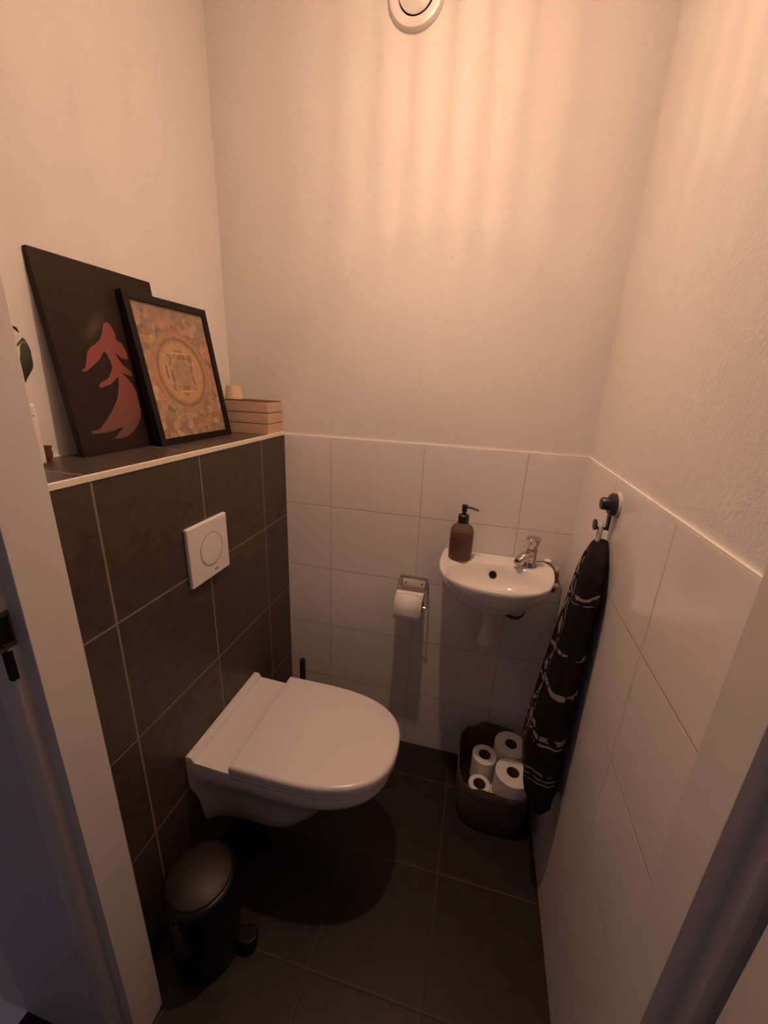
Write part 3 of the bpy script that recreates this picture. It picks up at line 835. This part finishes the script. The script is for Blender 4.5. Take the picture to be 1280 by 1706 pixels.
fr = thing('framed_print', 'mandala print in a black frame leaning against the dark canvas', 'picture', (-.112, -.449, SH), rot=(0, -.165, 0))
FW, FH, FB, FD = .303, .371, .0185, .018
bm = B()
def mitre(bm, a, b, c, d):
    vs = []
    for x in (-FD, 0.0):
        vs.append([bm.verts.new((x, p[0], p[1])) for p in (a, b, c, d)])
    lo, hi = vs
    bm.faces.new(lo[::-1]); bm.faces.new(hi)
    for i in range(4):
        j = (i + 1) % 4
        bm.faces.new((lo[i], lo[j], hi[j], hi[i]))
O4 = [(0, 0), (FW, 0), (FW, FH), (0, FH)]; I4 = [(FB, FB), (FW - FB, FB), (FW - FB, FH - FB), (FB, FH - FB)]
for i in range(4):
    j = (i + 1) % 4
    mitre(bm, O4[i], O4[j], I4[j], I4[i])
obj('frame', bm, M_frameb, fr, bevel=.001)
pn = boxobj('print', (-FD + .002, -.006, FB - .001, FW - FB + .001, FB - .001, FH - FB + .001), M_mandala, fr); pn['label'] = 'colourful mandala print'

# ------------------------------------------------------------------ wooden boxes and cup on the shelf
Z0 = SH
wlab = ['pale wooden box at the bottom of the stack on the shelf corner', 'pale wooden box in the middle of the stack on the shelf corner', 'pale wooden box on top of the stack, under the cup']
for i in range(3):
    wx = thing('wooden_box', wlab[i], 'wooden box', (-.0885, -.0515, Z0 + i * .0350), 'pale wooden boxes on the shelf corner')
    boxobj('tray', (-.0835, .0835, -.050, .050, 0.0, .0325), M_wood, wx, bevel=.0008)
    boxobj('shadow_gap', (-.0815, .0815, -.048, .048, .0325, .0350), simple('gap_brown', (.09, .045, .025), .8), wx)
cpz = Z0 + .105
cp = thing('glass_cup', 'small amber glass cup standing on the wooden boxes', 'cup', (-.150, -.062, cpz))
bm = B(); lathe(bm, [(0, 0), (.029, 0), (.031, .003), (.0225, .046), (.0205, .046), (.027, .006), (0, .005)], seg=36); obj('cup', bm, M_wax, cp)

# ------------------------------------------------------------------ items half behind the door frame
af = thing('air_freshener', 'white slim air freshener on the shelf beside the door frame', 'air freshener', (-.172, -.748, SH))
boxobj('housing', (-.025, .025, -.040, .036, 0, .118), M_plate, af, bevel=.006, seg=3)
boxobj('slot', (.0245, .0256, .004, .028, .094, .0955), simple('slot_brown', (.10, .055, .035), .6), af)
bw = thing('clay_cup', 'tiny brown clay cup on the shelf by the dark canvas', 'cup', (-.182, -.690, SH))
bm = B(); lathe(bm, [(0, 0), (.008, 0), (.0125, .008), (.0135, .016), (.0120, .024), (.0145, .030), (.012, .030), (.010, .024), (0, .022)], seg=28); obj('cup', bm, M_brown, bw)

pp = thing('potted_plant', 'potted plant with dark green leaves half hidden by the door frame', 'plant', (-.12, -.842, SH))
bm = B(); lathe(bm, [(0, 0), (.030, 0), (.040, .07), (.040, .075), (.036, .075), (.034, .062), (0, .062)]); obj('pot', bm, M_pot, pp)
bm = B(); lathe(bm, [(0, .0621), (.0335, .0621), (0, .064)]); obj('soil', bm, M_soil, pp)
def leaf(base, tip, wid, sag, name='leaf'):
    b, t = Vector(base), Vector(tip)
    ax = (t - b); L = ax.length; ax.normalize()
    side = ax.cross(Vector((0, 0, 1)) if abs(ax.z) < .95 else Vector((1, 0, 0))).normalized()
    nn = side.cross(ax)
    bm = B(); prev = None
    K = 9
    for i in range(K + 1):
        s = i / K
        wv = wid * math.sin(PI * min(.999, max(.03, s)) ** .8) * (1 + .12 * math.sin(s * 14))
        c = b + ax * (L * s) + nn * (sag * math.sin(PI * s))
        row = [bm.verts.new(c + side * (wv * q) + nn * (abs(q) * .25 * wv)) for q in (-1, -.5, 0, .5, 1)]
        if prev:
            for k in range(4): bm.faces.new((prev[k], prev[k + 1], row[k + 1], row[k]))
        prev = row
    o = obj(name, bm, M_leaf, pp)
    o.modifiers.new('thick', 'SOLIDIFY').thickness = .0008
    return o
for q in ((.0, .112, .230), (.0, .09, .25), (-.03, .03, .27), (.03, -.005, .22), (-.01, -.02, .24)):
    bm = B(); tube(bm, smooth_pts([(0, 0, .062), (q[0] * .4, q[1] * .25, q[2] * .6), q], 6), .0016, 6); obj('stem', bm, M_stem, pp)
leaf((.0, .112, .230), (.0, .094, .148), .0105, .006)
leaf((.0, .09, .25), (.0, .108, .238), .005, .002)
leaf((-.03, .03, .27), (-.05, .05, .20), .016, .01)
leaf((.03, -.005, .22), (.06, -.01, .17), .016, .01)
leaf((-.01, -.02, .24), (-.02, -.04, .18), .015, .008)
